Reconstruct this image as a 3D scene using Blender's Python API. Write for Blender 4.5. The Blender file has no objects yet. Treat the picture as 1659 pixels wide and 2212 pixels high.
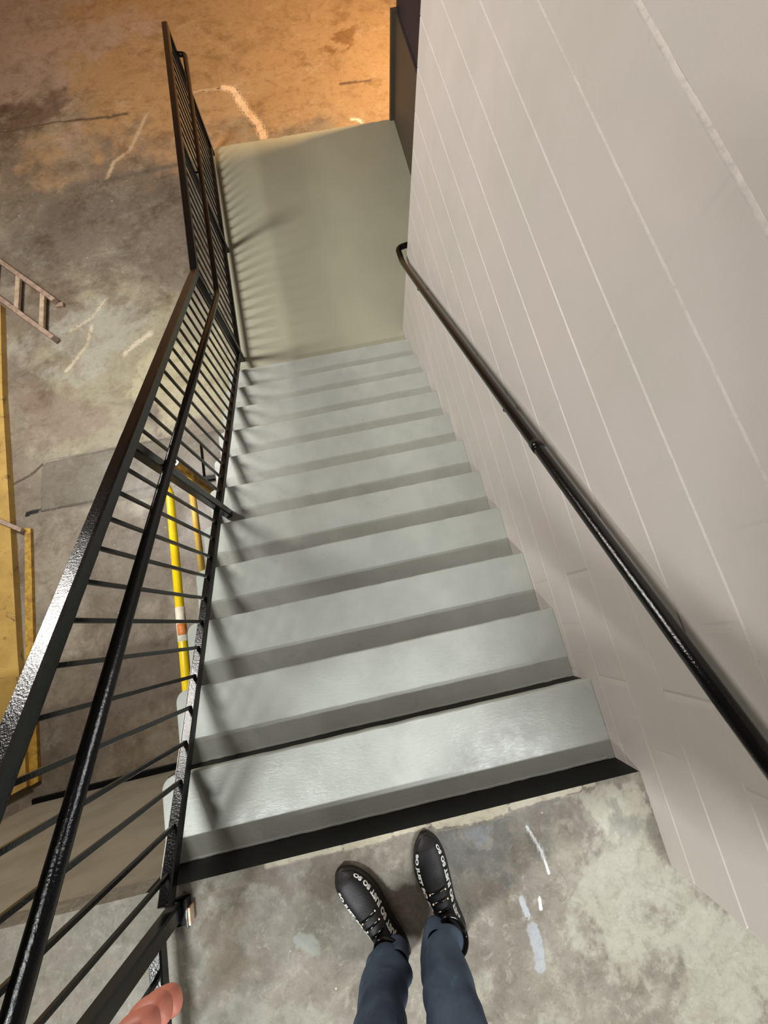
import bpy, bmesh, math, random
import numpy as np
from mathutils import Vector, Matrix

# ------------------------------------------------------------------ camera, world, lights, exposure
scene = bpy.context.scene
col = scene.collection
T = 0.28            # going of one step
R = 0.15587         # rise of one step
W = 1.6653          # clear width between open edge and block wall
SL = R / T
LOW = -12 * R       # lower landing level
FLO = LOW - 0.02    # lower floor level
CEIL = 2.9

cam_d = bpy.data.cameras.new('camera')
cam = bpy.data.objects.new('camera', cam_d)
col.objects.link(cam)
cam.location = (0.9326, 0.6476, 1.5904)
cam.rotation_euler = (0.2607, 0.0054, -0.2112)
cam_d.sensor_fit = 'HORIZONTAL'
cam_d.sensor_width = 36.0
cam_d.lens = 904.2 / 1659 * 36.0
cam_d.clip_start = 0.02
scene.camera = cam

world = bpy.data.worlds.new('world')
scene.world = world
world.use_nodes = True
world.node_tree.nodes['Background'].inputs[0].default_value = (0.9, 0.95, 1.0, 1)
world.node_tree.nodes['Background'].inputs[1].default_value = 0.02

def area(name, loc, target, sx, sy, power, color):
    d = bpy.data.lights.new(name, 'AREA')
    d.shape = 'RECTANGLE'; d.size = sx; d.size_y = sy
    d.energy = power; d.color = color
    o = bpy.data.objects.new(name, d)
    col.objects.link(o)
    o.location = loc
    v = Vector(target) - Vector(loc)
    if abs(v.x) < 1e-6 and abs(v.y) < 1e-6:
        o.rotation_euler = (0, 0, 0)
    else:
        o.rotation_euler = v.to_track_quat('-Z', 'Y').to_euler()
    return o

# lamp behind the walker, over the upper floor (casts the step shadows)
area('lamp_upper', (-0.46, -1.15, 2.35), (-0.46, -1.15, 0), 0.7, 0.08, 76, (0.97, 1.0, 0.98))
# second lamp further right over the upper floor
area('lamp_corridor', (1.9, -0.95, 2.4), (1.9, -0.95, 0), 1.0, 0.1, 42, (0.97, 0.99, 1.0))
# long lamp hung over the lower floor
area('lamp_lower', (-1.9, 3.5, 1.9), (0.3, 3.6, -1.0), 0.6, 1.4, 142, (1.0, 0.96, 0.90))
# warm lamp round the corner past the dark end wall
area('lamp_warm', (4.0, 6.28, 0.7), (0.8, 7.8, -1.9), 0.3, 0.2, 190, (1.0, 0.62, 0.30))

vs = scene.view_settings
vs.view_transform = 'Standard'
vs.look = 'None'
vs.gamma = 1.0
vs.use_curve_mapping = False
vs.exposure = 0.55

# ------------------------------------------------------------------ helpers
def srgb(r, g, b):
    f = lambda c: c / 12.92 if c <= 0.04045 else ((c + 0.055) / 1.055) ** 2.4
    return (f(r / 255), f(g / 255), f(b / 255), 1)

def link(name, me, mat=None, parent=None, smooth=False):
    o = bpy.data.objects.new(name, me)
    col.objects.link(o)
    if mat is not None: me.materials.append(mat)
    if parent is not None: o.parent = parent
    if smooth:
        me.polygons.foreach_set('use_smooth', [True] * len(me.polygons))
    return o

def from_bm(name, bm, mat, parent=None, smooth=False):
    me = bpy.data.meshes.new(name)
    bmesh.ops.recalc_face_normals(bm, faces=bm.faces)
    bm.to_mesh(me); bm.free()
    return link(name, me, mat, parent, smooth)

def tag(o, label=None, cat=None, group=None, kind=None):
    if label: o['label'] = label
    if cat: o['category'] = cat
    if group: o['group'] = group
    if kind: o['kind'] = kind
    return o

def empty(name, loc=(0, 0, 0)):
    o = bpy.data.objects.new(name, None)
    o.empty_display_size = 0.1
    o.location = loc
    col.objects.link(o)
    return o

def add_box(bm, x0, x1, y0, y1, z0, z1, bevel=0.0):
    vsn = [bm.verts.new(p) for p in ((x0, y0, z0), (x1, y0, z0), (x1, y1, z0), (x0, y1, z0),
                                     (x0, y0, z1), (x1, y0, z1), (x1, y1, z1), (x0, y1, z1))]
    fs = [bm.faces.new([vsn[i] for i in f]) for f in ((3, 2, 1, 0), (4, 5, 6, 7), (0, 1, 5, 4), (1, 2, 6, 5), (2, 3, 7, 6), (3, 0, 4, 7))]
    if bevel:
        es = list({e for f in fs for e in f.edges})
        bmesh.ops.bevel(bm, geom=es, offset=bevel, segments=2, affect='EDGES', profile=0.6)

def box(name, x0, x1, y0, y1, z0, z1, mat, parent=None, bevel=0.0):
    bm = bmesh.new()
    add_box(bm, x0, x1, y0, y1, z0, z1, bevel)
    return from_bm(name, bm, mat, parent)

def add_bar(bm, pts, w, h, wob=0.0, seed=0, up=Vector((0, 0, 1)), side=None, round_n=0, seg=0.06):
    """Sweep a rectangle (w across, h along 'up') or a round section (round_n) along a polyline with mitred bends."""
    pts = [Vector(p) for p in pts]
    out = []
    for i in range(len(pts) - 1):
        a, b = pts[i], pts[i + 1]
        n = max(1, int((b - a).length / seg)) if wob else 1
        for k in range(n): out.append(a.lerp(b, k / n))
    out.append(pts[-1])
    rnd = random.Random(seed)
    rings = []
    for i, p in enumerate(out):
        t0 = (out[i] - out[i - 1]).normalized() if i else (out[1] - out[0]).normalized()
        t1 = (out[i + 1] - out[i]).normalized() if i < len(out) - 1 else t0
        t = (t0 + t1).normalized()
        sc = 1 / max(0.35, math.cos(t0.angle(t1) / 2)) if i and i < len(out) - 1 else 1
        s = Vector(side) if side is not None else t.cross(up)
        s = (s - t * s.dot(t)).normalized()
        u = s.cross(t).normalized()
        ring = []
        if round_n:
            for k in range(round_n):
                a = 2 * math.pi * k / round_n
                rr = w / 2 * (1 + wob * rnd.uniform(-1, 1))
                ring.append(bm.verts.new(p + s * (rr * math.cos(a)) + u * (rr * math.sin(a))))
        else:
            c = min(w, h) * 0.12
            prof = [(-w/2 + c, -h/2), (w/2 - c, -h/2), (w/2, -h/2 + c), (w/2, h/2 - c), (w/2 - c, h/2), (-w/2 + c, h/2), (-w/2, h/2 - c), (-w/2, -h/2 + c)]
            for (x, y) in prof:
                j = 1 + wob * rnd.uniform(-1, 1)
                ring.append(bm.verts.new(p + s * (x * j) + u * (y * sc * j)))
        rings.append(ring)
    n = len(rings[0])
    for a, b in zip(rings, rings[1:]):
        for k in range(n):
            bm.faces.new((a[k], a[(k + 1) % n], b[(k + 1) % n], b[k]))
    bm.faces.new(rings[0][::-1]); bm.faces.new(rings[-1])

def bar(name, pts, w, h, mat, parent=None, smooth=False, **kw):
    bm = bmesh.new()
    add_bar(bm, pts, w, h, **kw)
    return from_bm(name, bm, mat, parent, smooth)

def fillet(pts, rad, n=6):
    pts = [Vector(p) for p in pts]
    out = [pts[0]]
    for a, b, c in zip(pts, pts[1:], pts[2:]):
        d0 = (a - b).normalized(); d1 = (c - b).normalized()
        r0 = min(rad, (a - b).length * 0.45, (c - b).length * 0.45)
        p0 = b + d0 * r0; p1 = b + d1 * r0
        for k in range(n + 1):
            t = k / n
            out.append(p0 * (1 - t) ** 2 + b * (2 * t * (1 - t)) + p1 * t * t)
    out.append(pts[-1])
    return out

# ------------------------------------------------------------------ materials
class NT:
    def __init__(self, name):
        self.m = bpy.data.materials.new(name)
        self.m.use_nodes = True
        self.t = self.m.node_tree
        self.b = self.t.nodes['Principled BSDF']
        self.pos = self.t.nodes.new('ShaderNodeNewGeometry').outputs['Position']
    def n(self, typ, **kw):
        nd = self.t.nodes.new(typ)
        for k, v in kw.items(): setattr(nd, k, v)
        return nd
    def lk(self, a, b): self.t.links.new(a, b)
    def noise(self, scale, detail=4, rough=0.55, dist=0.0, off=(0, 0, 0), stretch=None):
        mp = self.n('ShaderNodeMapping')
        mp.inputs['Location'].default_value = off
        if stretch: mp.inputs['Scale'].default_value = stretch
        self.lk(self.pos, mp.inputs['Vector'])
        nd = self.n('ShaderNodeTexNoise')
        nd.inputs['Scale'].default_value = scale
        nd.inputs['Detail'].default_value = detail
        nd.inputs['Roughness'].default_value = rough
        nd.inputs['Distortion'].default_value = dist
        self.lk(mp.outputs[0], nd.inputs['Vector'])
        return nd.outputs['Fac']
    def ramp(self, fac, a, b, lo=0.0, hi=1.0):
        nd = self.n('ShaderNodeMapRange')
        nd.clamp = True
        nd.interpolation_type = 'SMOOTHSTEP'
        nd.inputs['From Min'].default_value = a; nd.inputs['From Max'].default_value = b
        nd.inputs['To Min'].default_value = lo; nd.inputs['To Max'].default_value = hi
        self.lk(fac, nd.inputs['Value'])
        return nd.outputs['Result']
    def math(self, op, a, b=None):
        nd = self.n('ShaderNodeMath', operation=op)
        for i, v in enumerate((a, b)):
            if v is None: continue
            if isinstance(v, (int, float)): nd.inputs[i].default_value = v
            else: self.lk(v, nd.inputs[i])
        return nd.outputs[0]
    def mix(self, fac, a, b, blend='MIX'):
        nd = self.n('ShaderNodeMix', data_type='RGBA', blend_type=blend)
        if isinstance(fac, (int, float)): nd.inputs[0].default_value = fac
        else: self.lk(fac, nd.inputs[0])
        for s, v in ((nd.inputs[6], a), (nd.inputs[7], b)):
            if isinstance(v, tuple): s.default_value = v
            else: self.lk(v, s)
        return nd.outputs[2]
    def specks(self, scale, thr, gate, off=(0, 0, 0)):
        mp = self.n('ShaderNodeMapping'); mp.inputs['Location'].default_value = off
        self.lk(self.pos, mp.inputs['Vector'])
        v = self.n('ShaderNodeTexVoronoi'); v.inputs['Scale'].default_value = scale
        self.lk(mp.outputs[0], v.inputs['Vector'])
        d = self.ramp(v.outputs['Distance'], thr * 0.6, thr, 1, 0)
        sp = self.n('ShaderNodeSeparateColor'); self.lk(v.outputs['Color'], sp.inputs[0])
        g = self.ramp(sp.outputs[0], gate, gate + 0.02)
        return self.math('MULTIPLY', d, g)
    def tint(self, base):
        at = self.n('ShaderNodeAttribute'); at.attribute_name = 'tint'
        nz = self.noise(34, 5, 0.65)
        a = self.math('ADD', at.outputs['Alpha'], self.math('MULTIPLY', self.math('SUBTRACT', nz, 0.5), 0.9))
        f = self.ramp(a, 0.38, 0.62)
        f = self.math('MULTIPLY', f, self.ramp(at.outputs['Alpha'], 0.0, 0.12))
        at2 = self.n('ShaderNodeAttribute'); at2.attribute_name = 'strength'
        f = self.math('MULTIPLY', f, at2.outputs['Fac'])
        return self.mix(f, base, at.outputs['Color'])
    def mottle(self, c, sc, off, dark, light, amt):
        c = self.mix(self.ramp(self.noise(sc, 8, 0.72, 0.5, off), 0.5, 0.66, 0, amt), c, dark, 'MULTIPLY')
        o2 = (off[1] + 5, off[0] + 2, 0)
        return self.mix(self.ramp(self.noise(sc * 1.7, 8, 0.75, 0.4, o2), 0.53, 0.68, 0, amt), c, light, 'SCREEN')
    def bump(self, h, strength, dist=0.01):
        nd = self.n('ShaderNodeBump')
        nd.inputs['Strength'].default_value = strength
        nd.inputs['Distance'].default_value = dist
        self.lk(h, nd.inputs['Height'])
        self.lk(nd.outputs[0], self.b.inputs['Normal'])
    def done(self, colr, rough=0.5, metal=0.0, spec=0.5):
        if isinstance(colr, tuple): self.b.inputs['Base Color'].default_value = colr
        else: self.lk(colr, self.b.inputs['Base Color'])
        if isinstance(rough, (int, float)): self.b.inputs['Roughness'].default_value = rough
        else: self.lk(rough, self.b.inputs['Roughness'])
        self.b.inputs['Metallic'].default_value = metal
        self.b.inputs['Specular IOR Level'].default_value = spec
        return self.m

def mat_upper_floor():
    n = NT('upper_concrete')
    c = n.mix(n.ramp(n.noise(3.2, 5, 0.6), 0.38, 0.62), srgb(108, 101, 90), srgb(126, 120, 108))
    c = n.mix(n.ramp(n.noise(9, 6, 0.65, 0.6, (3, 1, 0)), 0.48, 0.7, 0, 0.6), c, srgb(160, 157, 142))
    c = n.mix(n.ramp(n.noise(6.5, 5, 0.6, 0.3, (9, 4, 0)), 0.52, 0.7, 0, 0.6), c, srgb(92, 84, 74))
    c = n.mix(n.ramp(n.noise(40, 4, 0.7), 0.35, 0.75, 0, 0.3), c, srgb(120, 110, 96))
    c = n.mix(n.ramp(n.noise(26, 7, 0.75, 0.6, (8, 3, 0)), 0.52, 0.66, 0, 0.5), c, srgb(158, 154, 138))
    c = n.mix(n.ramp(n.noise(15, 7, 0.75, 0.4, (1, 9, 0)), 0.56, 0.68, 0, 0.5), c, srgb(98, 90, 80))
    c = n.mix(n.specks(16, 0.06, 0.85), c, srgb(200, 196, 184))
    c = n.mix(n.specks(9, 0.05, 0.7, (4, 2, 0)), c, srgb(70, 66, 60))
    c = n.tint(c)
    c = n.mottle(c, 7, (3, 8, 0), (0.70, 0.66, 0.61, 1), (0.07, 0.07, 0.06, 1), 0.7)
    c = n.mottle(c, 22, (6, 1, 0), (0.72, 0.70, 0.66, 1), (0.07, 0.07, 0.06, 1), 0.7)
    c = n.mottle(c, 60, (1, 4, 0), (0.8, 0.78, 0.76, 1), (0.04, 0.04, 0.035, 1), 0.6)
    n.bump(n.noise(60, 6, 0.7), 0.25, 0.004)
    return n.done(c, n.ramp(n.noise(5, 4), 0.3, 0.7, 0.45, 0.7))

def mat_lower_floor():
    n = NT('lower_concrete')
    c = n.mix(n.ramp(n.noise(0.9, 4, 0.55, 0.4, (1, 3, 0)), 0.4, 0.62), srgb(124, 113, 98), srgb(148, 138, 121))
    c = n.mix(n.ramp(n.noise(2.6, 6, 0.65, 0.8, (5, 2, 0)), 0.5, 0.72, 0, 0.7), c, srgb(98, 85, 76))
    c = n.mix(n.ramp(n.noise(4.2, 7, 0.7, 0.5, (2, 7, 0)), 0.54, 0.72, 0, 0.6), c, srgb(168, 160, 142))
    c = n.mix(n.ramp(n.noise(30, 4, 0.7), 0.35, 0.75, 0, 0.3), c, srgb(120, 106, 92))
    c = n.mix(n.specks(7, 0.06, 0.72), c, srgb(240, 236, 222))
    c = n.mix(n.specks(3.4, 0.035, 0.5, (4, 2, 0)), c, srgb(50, 44, 38))
    c = n.tint(c)
    c = n.mottle(c, 1.7, (3, 8, 0), (0.62, 0.56, 0.50, 1), (0.10, 0.105, 0.085, 1), 0.75)
    c = n.mottle(c, 5.5, (6, 1, 0), (0.66, 0.62, 0.56, 1), (0.09, 0.09, 0.075, 1), 0.6)
    c = n.mottle(c, 16, (1, 4, 0), (0.75, 0.72, 0.68, 1), (0.06, 0.06, 0.05, 1), 0.7)
    n.bump(n.noise(40, 6, 0.7), 0.2, 0.005)
    return n.done(c, n.ramp(n.noise(2.5, 4), 0.3, 0.7, 0.35, 0.6))

def mat_tread():
    n = NT('grey_stair_paint')
    c = n.mix(n.ramp(n.noise(6, 4, 0.6), 0.35, 0.65), srgb(162, 165, 158), srgb(170, 173, 166))
    c = n.mix(n.ramp(n.noise(18, 5, 0.7, 0.8, (3, 3, 1)), 0.6, 0.75, 0, 0.35), c, srgb(182, 187, 180))
    c = n.mix(n.specks(5, 0.02, 0.6), c, srgb(60, 60, 56))
    n.bump(n.noise(90, 5, 0.7, 0.4, stretch=(0.5, 1, 1)), 0.3, 0.003)
    return n.done(c, n.ramp(n.noise(14, 5, 0.65), 0.35, 0.65, 0.27, 0.42))

def mat_landing():
    n = NT('olive_grey_floor_paint')
    c = n.mix(n.ramp(n.noise(1.6, 4, 0.6), 0.35, 0.65), srgb(166, 166, 146), srgb(172, 170, 150))
    n.bump(n.noise(60, 4, 0.6), 0.15, 0.003)
    return n.done(c, 0.42)

def mat_block():
    n = NT('painted_block')
    c = n.mix(n.ramp(n.noise(1.8, 4, 0.6), 0.35, 0.65), srgb(193, 184, 179), srgb(187, 181, 174))
    at = n.n('ShaderNodeAttribute'); at.attribute_name = 'joint'
    jf = n.math('MULTIPLY', at.outputs['Fac'], n.ramp(n.noise(50, 4, 0.7), 0.3, 0.55, 0.1, 0.75))
    c = n.mix(jf, c, srgb(228, 221, 215))
    c = n.mix(n.specks(3, 0.012, 0.5), c, srgb(50, 46, 42))
    h = n.math('ADD', n.noise(140, 6, 0.75), n.math('MULTIPLY', n.noise(18, 4, 0.6), 0.8))
    n.bump(h, 0.22, 0.004)
    return n.done(c, n.ramp(n.noise(7, 4), 0.3, 0.7, 0.4, 0.55))

def mat_black(name='black_gloss_paint', base=(0.003, 0.0028, 0.003, 1), rough=0.17, scale=160, st=0.28, spec=0.5):
    n = NT(name)
    c = n.mix(n.ramp(n.noise(25, 4), 0.55, 0.75, 0, 0.5), base, (0.009, 0.006, 0.006, 1))
    n.bump(n.noise(scale, 4, 0.6), st, 0.003)
    return n.done(c, rough, 0, spec)

def mat_simple(name, c1, c2, scale=12, rough=0.5, bs=0.2, bscale=60, metal=0.0, spots=None, spec=0.5):
    n = NT(name)
    c = n.mix(n.ramp(n.noise(scale, 5, 0.65, 0.3), 0.35, 0.68), c1, c2)
    if spots: c = n.mix(n.ramp(n.noise(scale * 1.7, 6, 0.7, 1.0, (7, 3, 2)), spots[1], spots[1] + 0.07, 0, 0.8), c, spots[0])
    if bs: n.bump(n.noise(bscale, 5, 0.65), bs, 0.003)
    return n.done(c, rough, metal, spec)

M = {
    'upper': mat_upper_floor(), 'lower': mat_lower_floor(), 'tread': mat_tread(), 'landing': mat_landing(),
    'block': mat_block(), 'black': mat_black(), 'riser': mat_black('black_riser_paint', (0.0025, 0.0025, 0.0025, 1), 0.45, 70, 0.3, 0.15),
    'yellow': mat_simple('yellow_floor_paint', srgb(190, 156, 84), srgb(170, 136, 72), 5, 0.5, 0.2, 50, spots=(srgb(110, 92, 60), 0.58)),
    'yellow_pipe': mat_simple('yellow_pipe_paint', srgb(246, 214, 20), srgb(236, 196, 24), 9, 0.3, 0.1, 60, spots=(srgb(170, 130, 50), 0.72)),
    'pale_pipe': mat_simple('pale_yellow_paint', srgb(246, 208, 104), srgb(236, 190, 90), 14, 0.4, 0.1, 60, spots=(srgb(150, 112, 60), 0.68)),
    'ochre': mat_simple('worn_ochre_paint', srgb(190, 152, 62), srgb(146, 108, 52), 20, 0.45, 0.2, 60),
    'white': mat_simple('white_tape', srgb(236, 232, 216), srgb(224, 214, 190), 40, 0.5, 0.05),
    'orange': mat_simple('orange_mark', srgb(206, 116, 50), srgb(220, 150, 90), 30, 0.5, 0.05),
    'wood': mat_simple('weathered_wood', srgb(168, 146, 128), srgb(138, 114, 98), 18, 0.6, 0.3, 80),
    'rung': mat_simple('pale_weathered_wood', srgb(186, 166, 142), srgb(160, 138, 116), 18, 0.6, 0.3, 80),
    'dado': mat_simple('dark_olive_paint', srgb(84, 74, 62), srgb(76, 68, 58), 2, 0.6, 0.1),
    'navy': mat_simple('dark_navy_paint', srgb(26, 32, 50), srgb(20, 26, 44), 2, 0.6, 0.1),
    'tan_wall': mat_simple('tan_wall_paint', srgb(206, 172, 136), srgb(186, 152, 120), 1.6, 0.6, 0.15, 30),
    'plain_wall': mat_simple('plain_wall_paint', srgb(150, 144, 134), srgb(140, 134, 124), 1.6, 0.7, 0.1, 30),
    'ceiling': mat_simple('ceiling_paint', srgb(130, 126, 120), srgb(120, 118, 112), 1.6, 0.8, 0.1, 30),
    'skin': mat_simple('skin', srgb(206, 132, 112), srgb(196, 120, 100), 30, 0.5, 0.1, 200),
    'shoe': mat_simple('black_leather', srgb(9, 8, 9), srgb(14, 13, 14), 60, 0.5, 0.15, 200),
    'shoe_gloss': mat_simple('black_patent', srgb(14, 13, 14), srgb(20, 19, 20), 60, 0.12, 0.05, 200),
    'sole': mat_simple('dark_rubber', srgb(34, 32, 32), srgb(28, 26, 26), 60, 0.5, 0.15, 200),
    'letter': mat_simple('white_print', srgb(244, 244, 240), srgb(236, 236, 232), 60, 0.5, 0.0),
    'jacket': mat_simple('dark_cloth', srgb(40, 42, 50), srgb(34, 36, 42), 60, 0.9, 0.2, 300),
    'hair': mat_simple('dark_hair', srgb(40, 30, 24), srgb(30, 22, 18), 120, 0.6, 0.3, 300),
    'hole': mat_simple('dark_pit', srgb(14, 12, 10), srgb(20, 17, 14), 20, 0.9, 0.1),
    'reflector': mat_simple('cream_plate', srgb(250, 240, 220), srgb(240, 190, 130), 25, 0.4, 0.0),
}
def mat_denim():
    n = NT('blue_denim')
    c = n.mix(n.ramp(n.noise(7, 4, 0.6, 0.5), 0.35, 0.65), srgb(62, 73, 92), srgb(84, 99, 118))
    c = n.mix(n.ramp(n.noise(12, 4, 0.6, 0.8, (4, 1, 3), stretch=(1.6, 1, 0.5)), 0.6, 0.72, 0, 0.55), c, srgb(92, 124, 142))
    n.bump(n.noise(600, 2, 0.5), 0.2, 0.001)
    return n.done(c, 0.85, 0, 0.2)
M['denim'] = mat_denim()
M['retain'] = mat_simple('tan_concrete', srgb(150, 142, 124), srgb(134, 126, 109), 3.5, 0.75, 0.25, 40, spots=(srgb(150, 142, 124), 0.6))

# ------------------------------------------------------------------ painted-on stains, light and shade for floor meshes
def fbm(x, y, scale, seed, octaves=4):
    rng = np.random.RandomState(seed)
    tab = rng.rand(256, 256)
    out = np.zeros(x.shape); amp = 1.0; tot = 0
    for o_ in range(octaves):
        u = x * scale * 2 ** o_ + 37.7 * o_; v = y * scale * 2 ** o_ + 11.3 * o_
        i0 = np.floor(u).astype(int); j0 = np.floor(v).astype(int)
        fu = u - i0; fv = v - j0; fu = fu * fu * (3 - 2 * fu); fv = fv * fv * (3 - 2 * fv)
        g = lambda a, b: tab[a % 256, b % 256]
        out += amp * ((g(i0, j0) * (1 - fu) + g(i0 + 1, j0) * fu) * (1 - fv) + (g(i0, j0 + 1) * (1 - fu) + g(i0 + 1, j0 + 1) * fu) * fv)
        tot += amp; amp *= 0.68
    return out / tot

def seg_dist(X, Y, pts):
    best = np.full(X.shape, 1e9); 
    for (x0, y0), (x1, y1) in zip(pts, pts[1:]):
        dx, dy = x1 - x0, y1 - y0
        t = np.clip(((X - x0) * dx + (Y - y0) * dy) / (dx * dx + dy * dy + 1e-12), 0, 1)
        best = np.minimum(best, np.hypot(X - x0 - t * dx, Y - y0 - t * dy))
    return best

def poly_in(X, Y, pts):
    ins = np.zeros(X.shape, bool)
    n = len(pts)
    for i in range(n):
        x0, y0 = pts[i]; x1, y1 = pts[(i + 1) % n]
        c = ((y0 > Y) != (y1 > Y)) & (X < (x1 - x0) * (Y - y0) / (y1 - y0 + 1e-12) + x0)
        ins ^= c
    return ins

def grid_floor(name, xs, ys, z, marks, mat, parent=None):
    nx, ny = len(xs), len(ys)
    X, Y = np.meshgrid(xs, ys)
    co = np.stack([X.ravel(), Y.ravel(), np.full(X.size, z)], 1)
    idx = np.arange(X.size).reshape(ny, nx)
    f = np.stack([idx[:-1, :-1], idx[:-1, 1:], idx[1:, 1:], idx[1:, :-1]], -1).reshape(-1, 4)
    me = bpy.data.meshes.new(name)
    me.vertices.add(len(co)); me.vertices.foreach_set('co', co.ravel())
    me.loops.add(f.size); me.loops.foreach_set('vertex_index', f.ravel().astype(np.int32))
    me.polygons.add(len(f)); me.polygons.foreach_set('loop_start', (np.arange(len(f)) * 4).astype(np.int32))
    me.update(calc_edges=True)
    C = np.zeros((X.size, 4)); S = np.zeros(X.size)
    x, y = co[:, 0], co[:, 1]
    for kind, pts, wid, colr, stren in marks:
        if kind == 'line':
            a = np.clip(1 - seg_dist(x, y, pts) / wid * 0.5, 0, 1)
        else:
            d = seg_dist(x, y, list(pts) + [pts[0]])
            ins = poly_in(x, y, pts)
            a = np.clip(0.5 + np.where(ins, d, -d) / max(wid, 1e-4) * 0.5, 0, 1)
        cc = np.array(srgb(*colr)[:3])
        if kind == 'blotch':
            b = a + (fbm(x, y, 1.4 / wid * 0.5, len(pts) + int(colr[0]), 7) - 0.5) * 2.4
            b = np.clip((b - 0.38) / 0.34, 0, 1); b = b * b * (3 - 2 * b) * stren
            b = b * (a > 0)
            # blend colours where blotches overlap
            tot = S * np.clip(C[:, 3], 0, 1)
            w_ = np.where(b + tot > 0, b / np.maximum(b + tot * (1 - b), 1e-6), 0)[:, None]
            C[:, :3] = np.where((b > 0)[:, None], C[:, :3] * (1 - w_) + cc * w_, C[:, :3])
            S = np.where(b > 0, b + tot * (1 - b), S); C[b > 0, 3] = 1.0
            continue
        over = (a > 0.05) & ((kind == 'line') | (a > 0.3))
        over &= (a > 0.3) | (C[:, 3] < 0.9)
        C[over, :3] = cc; C[over, 3] = a[over]; S[over] = stren
    at = me.color_attributes.new('tint', 'FLOAT_COLOR', 'POINT')
    at.data.foreach_set('color', C.ravel().astype(np.float32))
    sa = me.attributes.new('strength', 'FLOAT', 'POINT')
    sa.data.foreach_set('value', S.astype(np.float32))
    return link(name, me, mat, parent)

# ------------------------------------------------------------------ structure
upper_marks = [
    ('blotch', [(-0.8, 0.1), (0.15, 0.1), (0.2, -0.3), (0.3, -1.1), (-0.8, -1.1)], 0.3, (88, 83, 72), 0.7),  # shade over the left side, painted in as darker concrete
    ('blotch', [(0.95, -0.03), (1.2, -0.045), (1.25, -0.12), (1.14, -0.24), (1.0, -0.14)], 0.07, (92, 92, 90), 0.65),
    ('blotch', [(1.36, -0.12), (1.56, -0.10), (1.66, -0.2), (1.95, -0.62), (1.6, -0.72), (1.38, -0.4)], 0.10, (158, 155, 140), 0.75),
    ('blotch', [(1.42, -0.01), (1.66, 0.0), (1.66, -0.14), (1.48, -0.13)], 0.05, (166, 162, 146), 0.8),
    ('blotch', [(0.36, -0.02), (0.75, -0.03), (0.66, -0.2), (0.42, -0.15)], 0.10, (96, 82, 70), 0.7),
    ('blotch', [(0.14, -0.1), (0.3, -0.08), (0.34, -0.3), (0.24, -0.45), (0.16, -0.35)], 0.08, (100, 86, 68), 0.7),
    ('blotch', [(1.5, -0.09), (1.62, -0.1), (1.64, -0.2), (1.52, -0.19)], 0.04, (120, 118, 110), 0.7),
    ('blotch', [(0.28, -0.32), (0.5, -0.34), (0.55, -0.6), (0.25, -0.7)], 0.08, (142, 139, 126), 0.6),
    ('line', [(0.40, -0.006), (0.5, -0.006), (0.68, -0.006), (0.9, -0.006), (1.5, -0.002)], 0.007, (172, 164, 142), 1.0),
    ('line', [(0.66, -0.008), (0.7, -0.010), (0.80, -0.008)], 0.010, (164, 156, 134), 1.0),
    ('line', [(0.96, -0.004), (1.06, -0.012), (1.14, -0.014), (1.23, -0.004)], 0.017, (192, 185, 162), 1.0),
    ('line', [(1.22, -0.008), (1.36, -0.006), (1.45, -0.004)], 0.011, (188, 181, 160), 1.0),
    ('poly', [(1.03, -0.05), (1.13, -0.045), (1.11, -0.10), (1.07, -0.09)], 0.03, (132, 140, 150), 0.6),
    ('line', [(1.246, -0.075), (1.254, -0.096), (1.272, -0.15), (1.278, -0.215)], 0.0044, (212, 212, 212), 1.0),
    ('line', [(1.172, -0.262), (1.183, -0.33), (1.182, -0.36)], 0.009, (158, 162, 168), 0.9),
    ('line', [(1.185, -0.34), (1.184, -0.40), (1.178, -0.435)], 0.016, (152, 155, 160), 0.85),
    ('line', [(1.228, -0.27), (1.224, -0.298)], 0.005, (216, 216, 214), 1.0),
    ('line', [(0.472, -0.222), (0.50, -0.235), (0.515, -0.25)], 0.02, (148, 152, 144), 0.75),
]
xs = np.arange(-0.62, 2.3, 0.006); ys = np.append(np.arange(-0.95, -0.06, 0.007), np.arange(-0.06, 0.0, 0.003))
ys = np.append(ys, 0.0)
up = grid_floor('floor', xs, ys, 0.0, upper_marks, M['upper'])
tag(up, 'rough grey concrete floor at the top of the stairs', kind='structure')
bm = bmesh.new()
add_box(bm, -6, 4.2, -4.0, -0.012, -0.12, -0.004)
add_box(bm, -6, -0.62, -4, -0.0, -0.004, 0.0)
add_box(bm, -0.62, 4.2, -4, -0.95, -0.004, 0.0)
add_box(bm, 2.29, 4.2, -0.95, -0.02, -0.004, 0.0)
add_box(bm, 1.86, 4.2, -0.02, 3.3, -0.12, 0.0)
slab = from_bm('floor_slab', bm, M['upper']); tag(slab, 'concrete slab of the upper floor', kind='structure')
# face of the wall that carries the upper floor
bm = bmesh.new()
prof = [(W + 0.1, -0.02), (-1.825, -0.05), (-2.7, -0.42), (-6.0, -0.42), (-6.0, -0.7), (W + 0.1, -0.7)]
vt = [bm.verts.new((x, y, -0.125)) for x, y in prof]
vb = [bm.verts.new((x, y, FLO - 0.01)) for x, y in prof]
bm.faces.new(vt); bm.faces.new(vb[::-1])
for i in range(6):
    j = (i + 1) % 6
    bm.faces.new((vt[i], vb[i], vb[j], vt[j]))
o = from_bm('wall_retaining', bm, M['retain']); tag(o, 'tan concrete wall under the edge of the upper floor', kind='structure')

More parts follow.
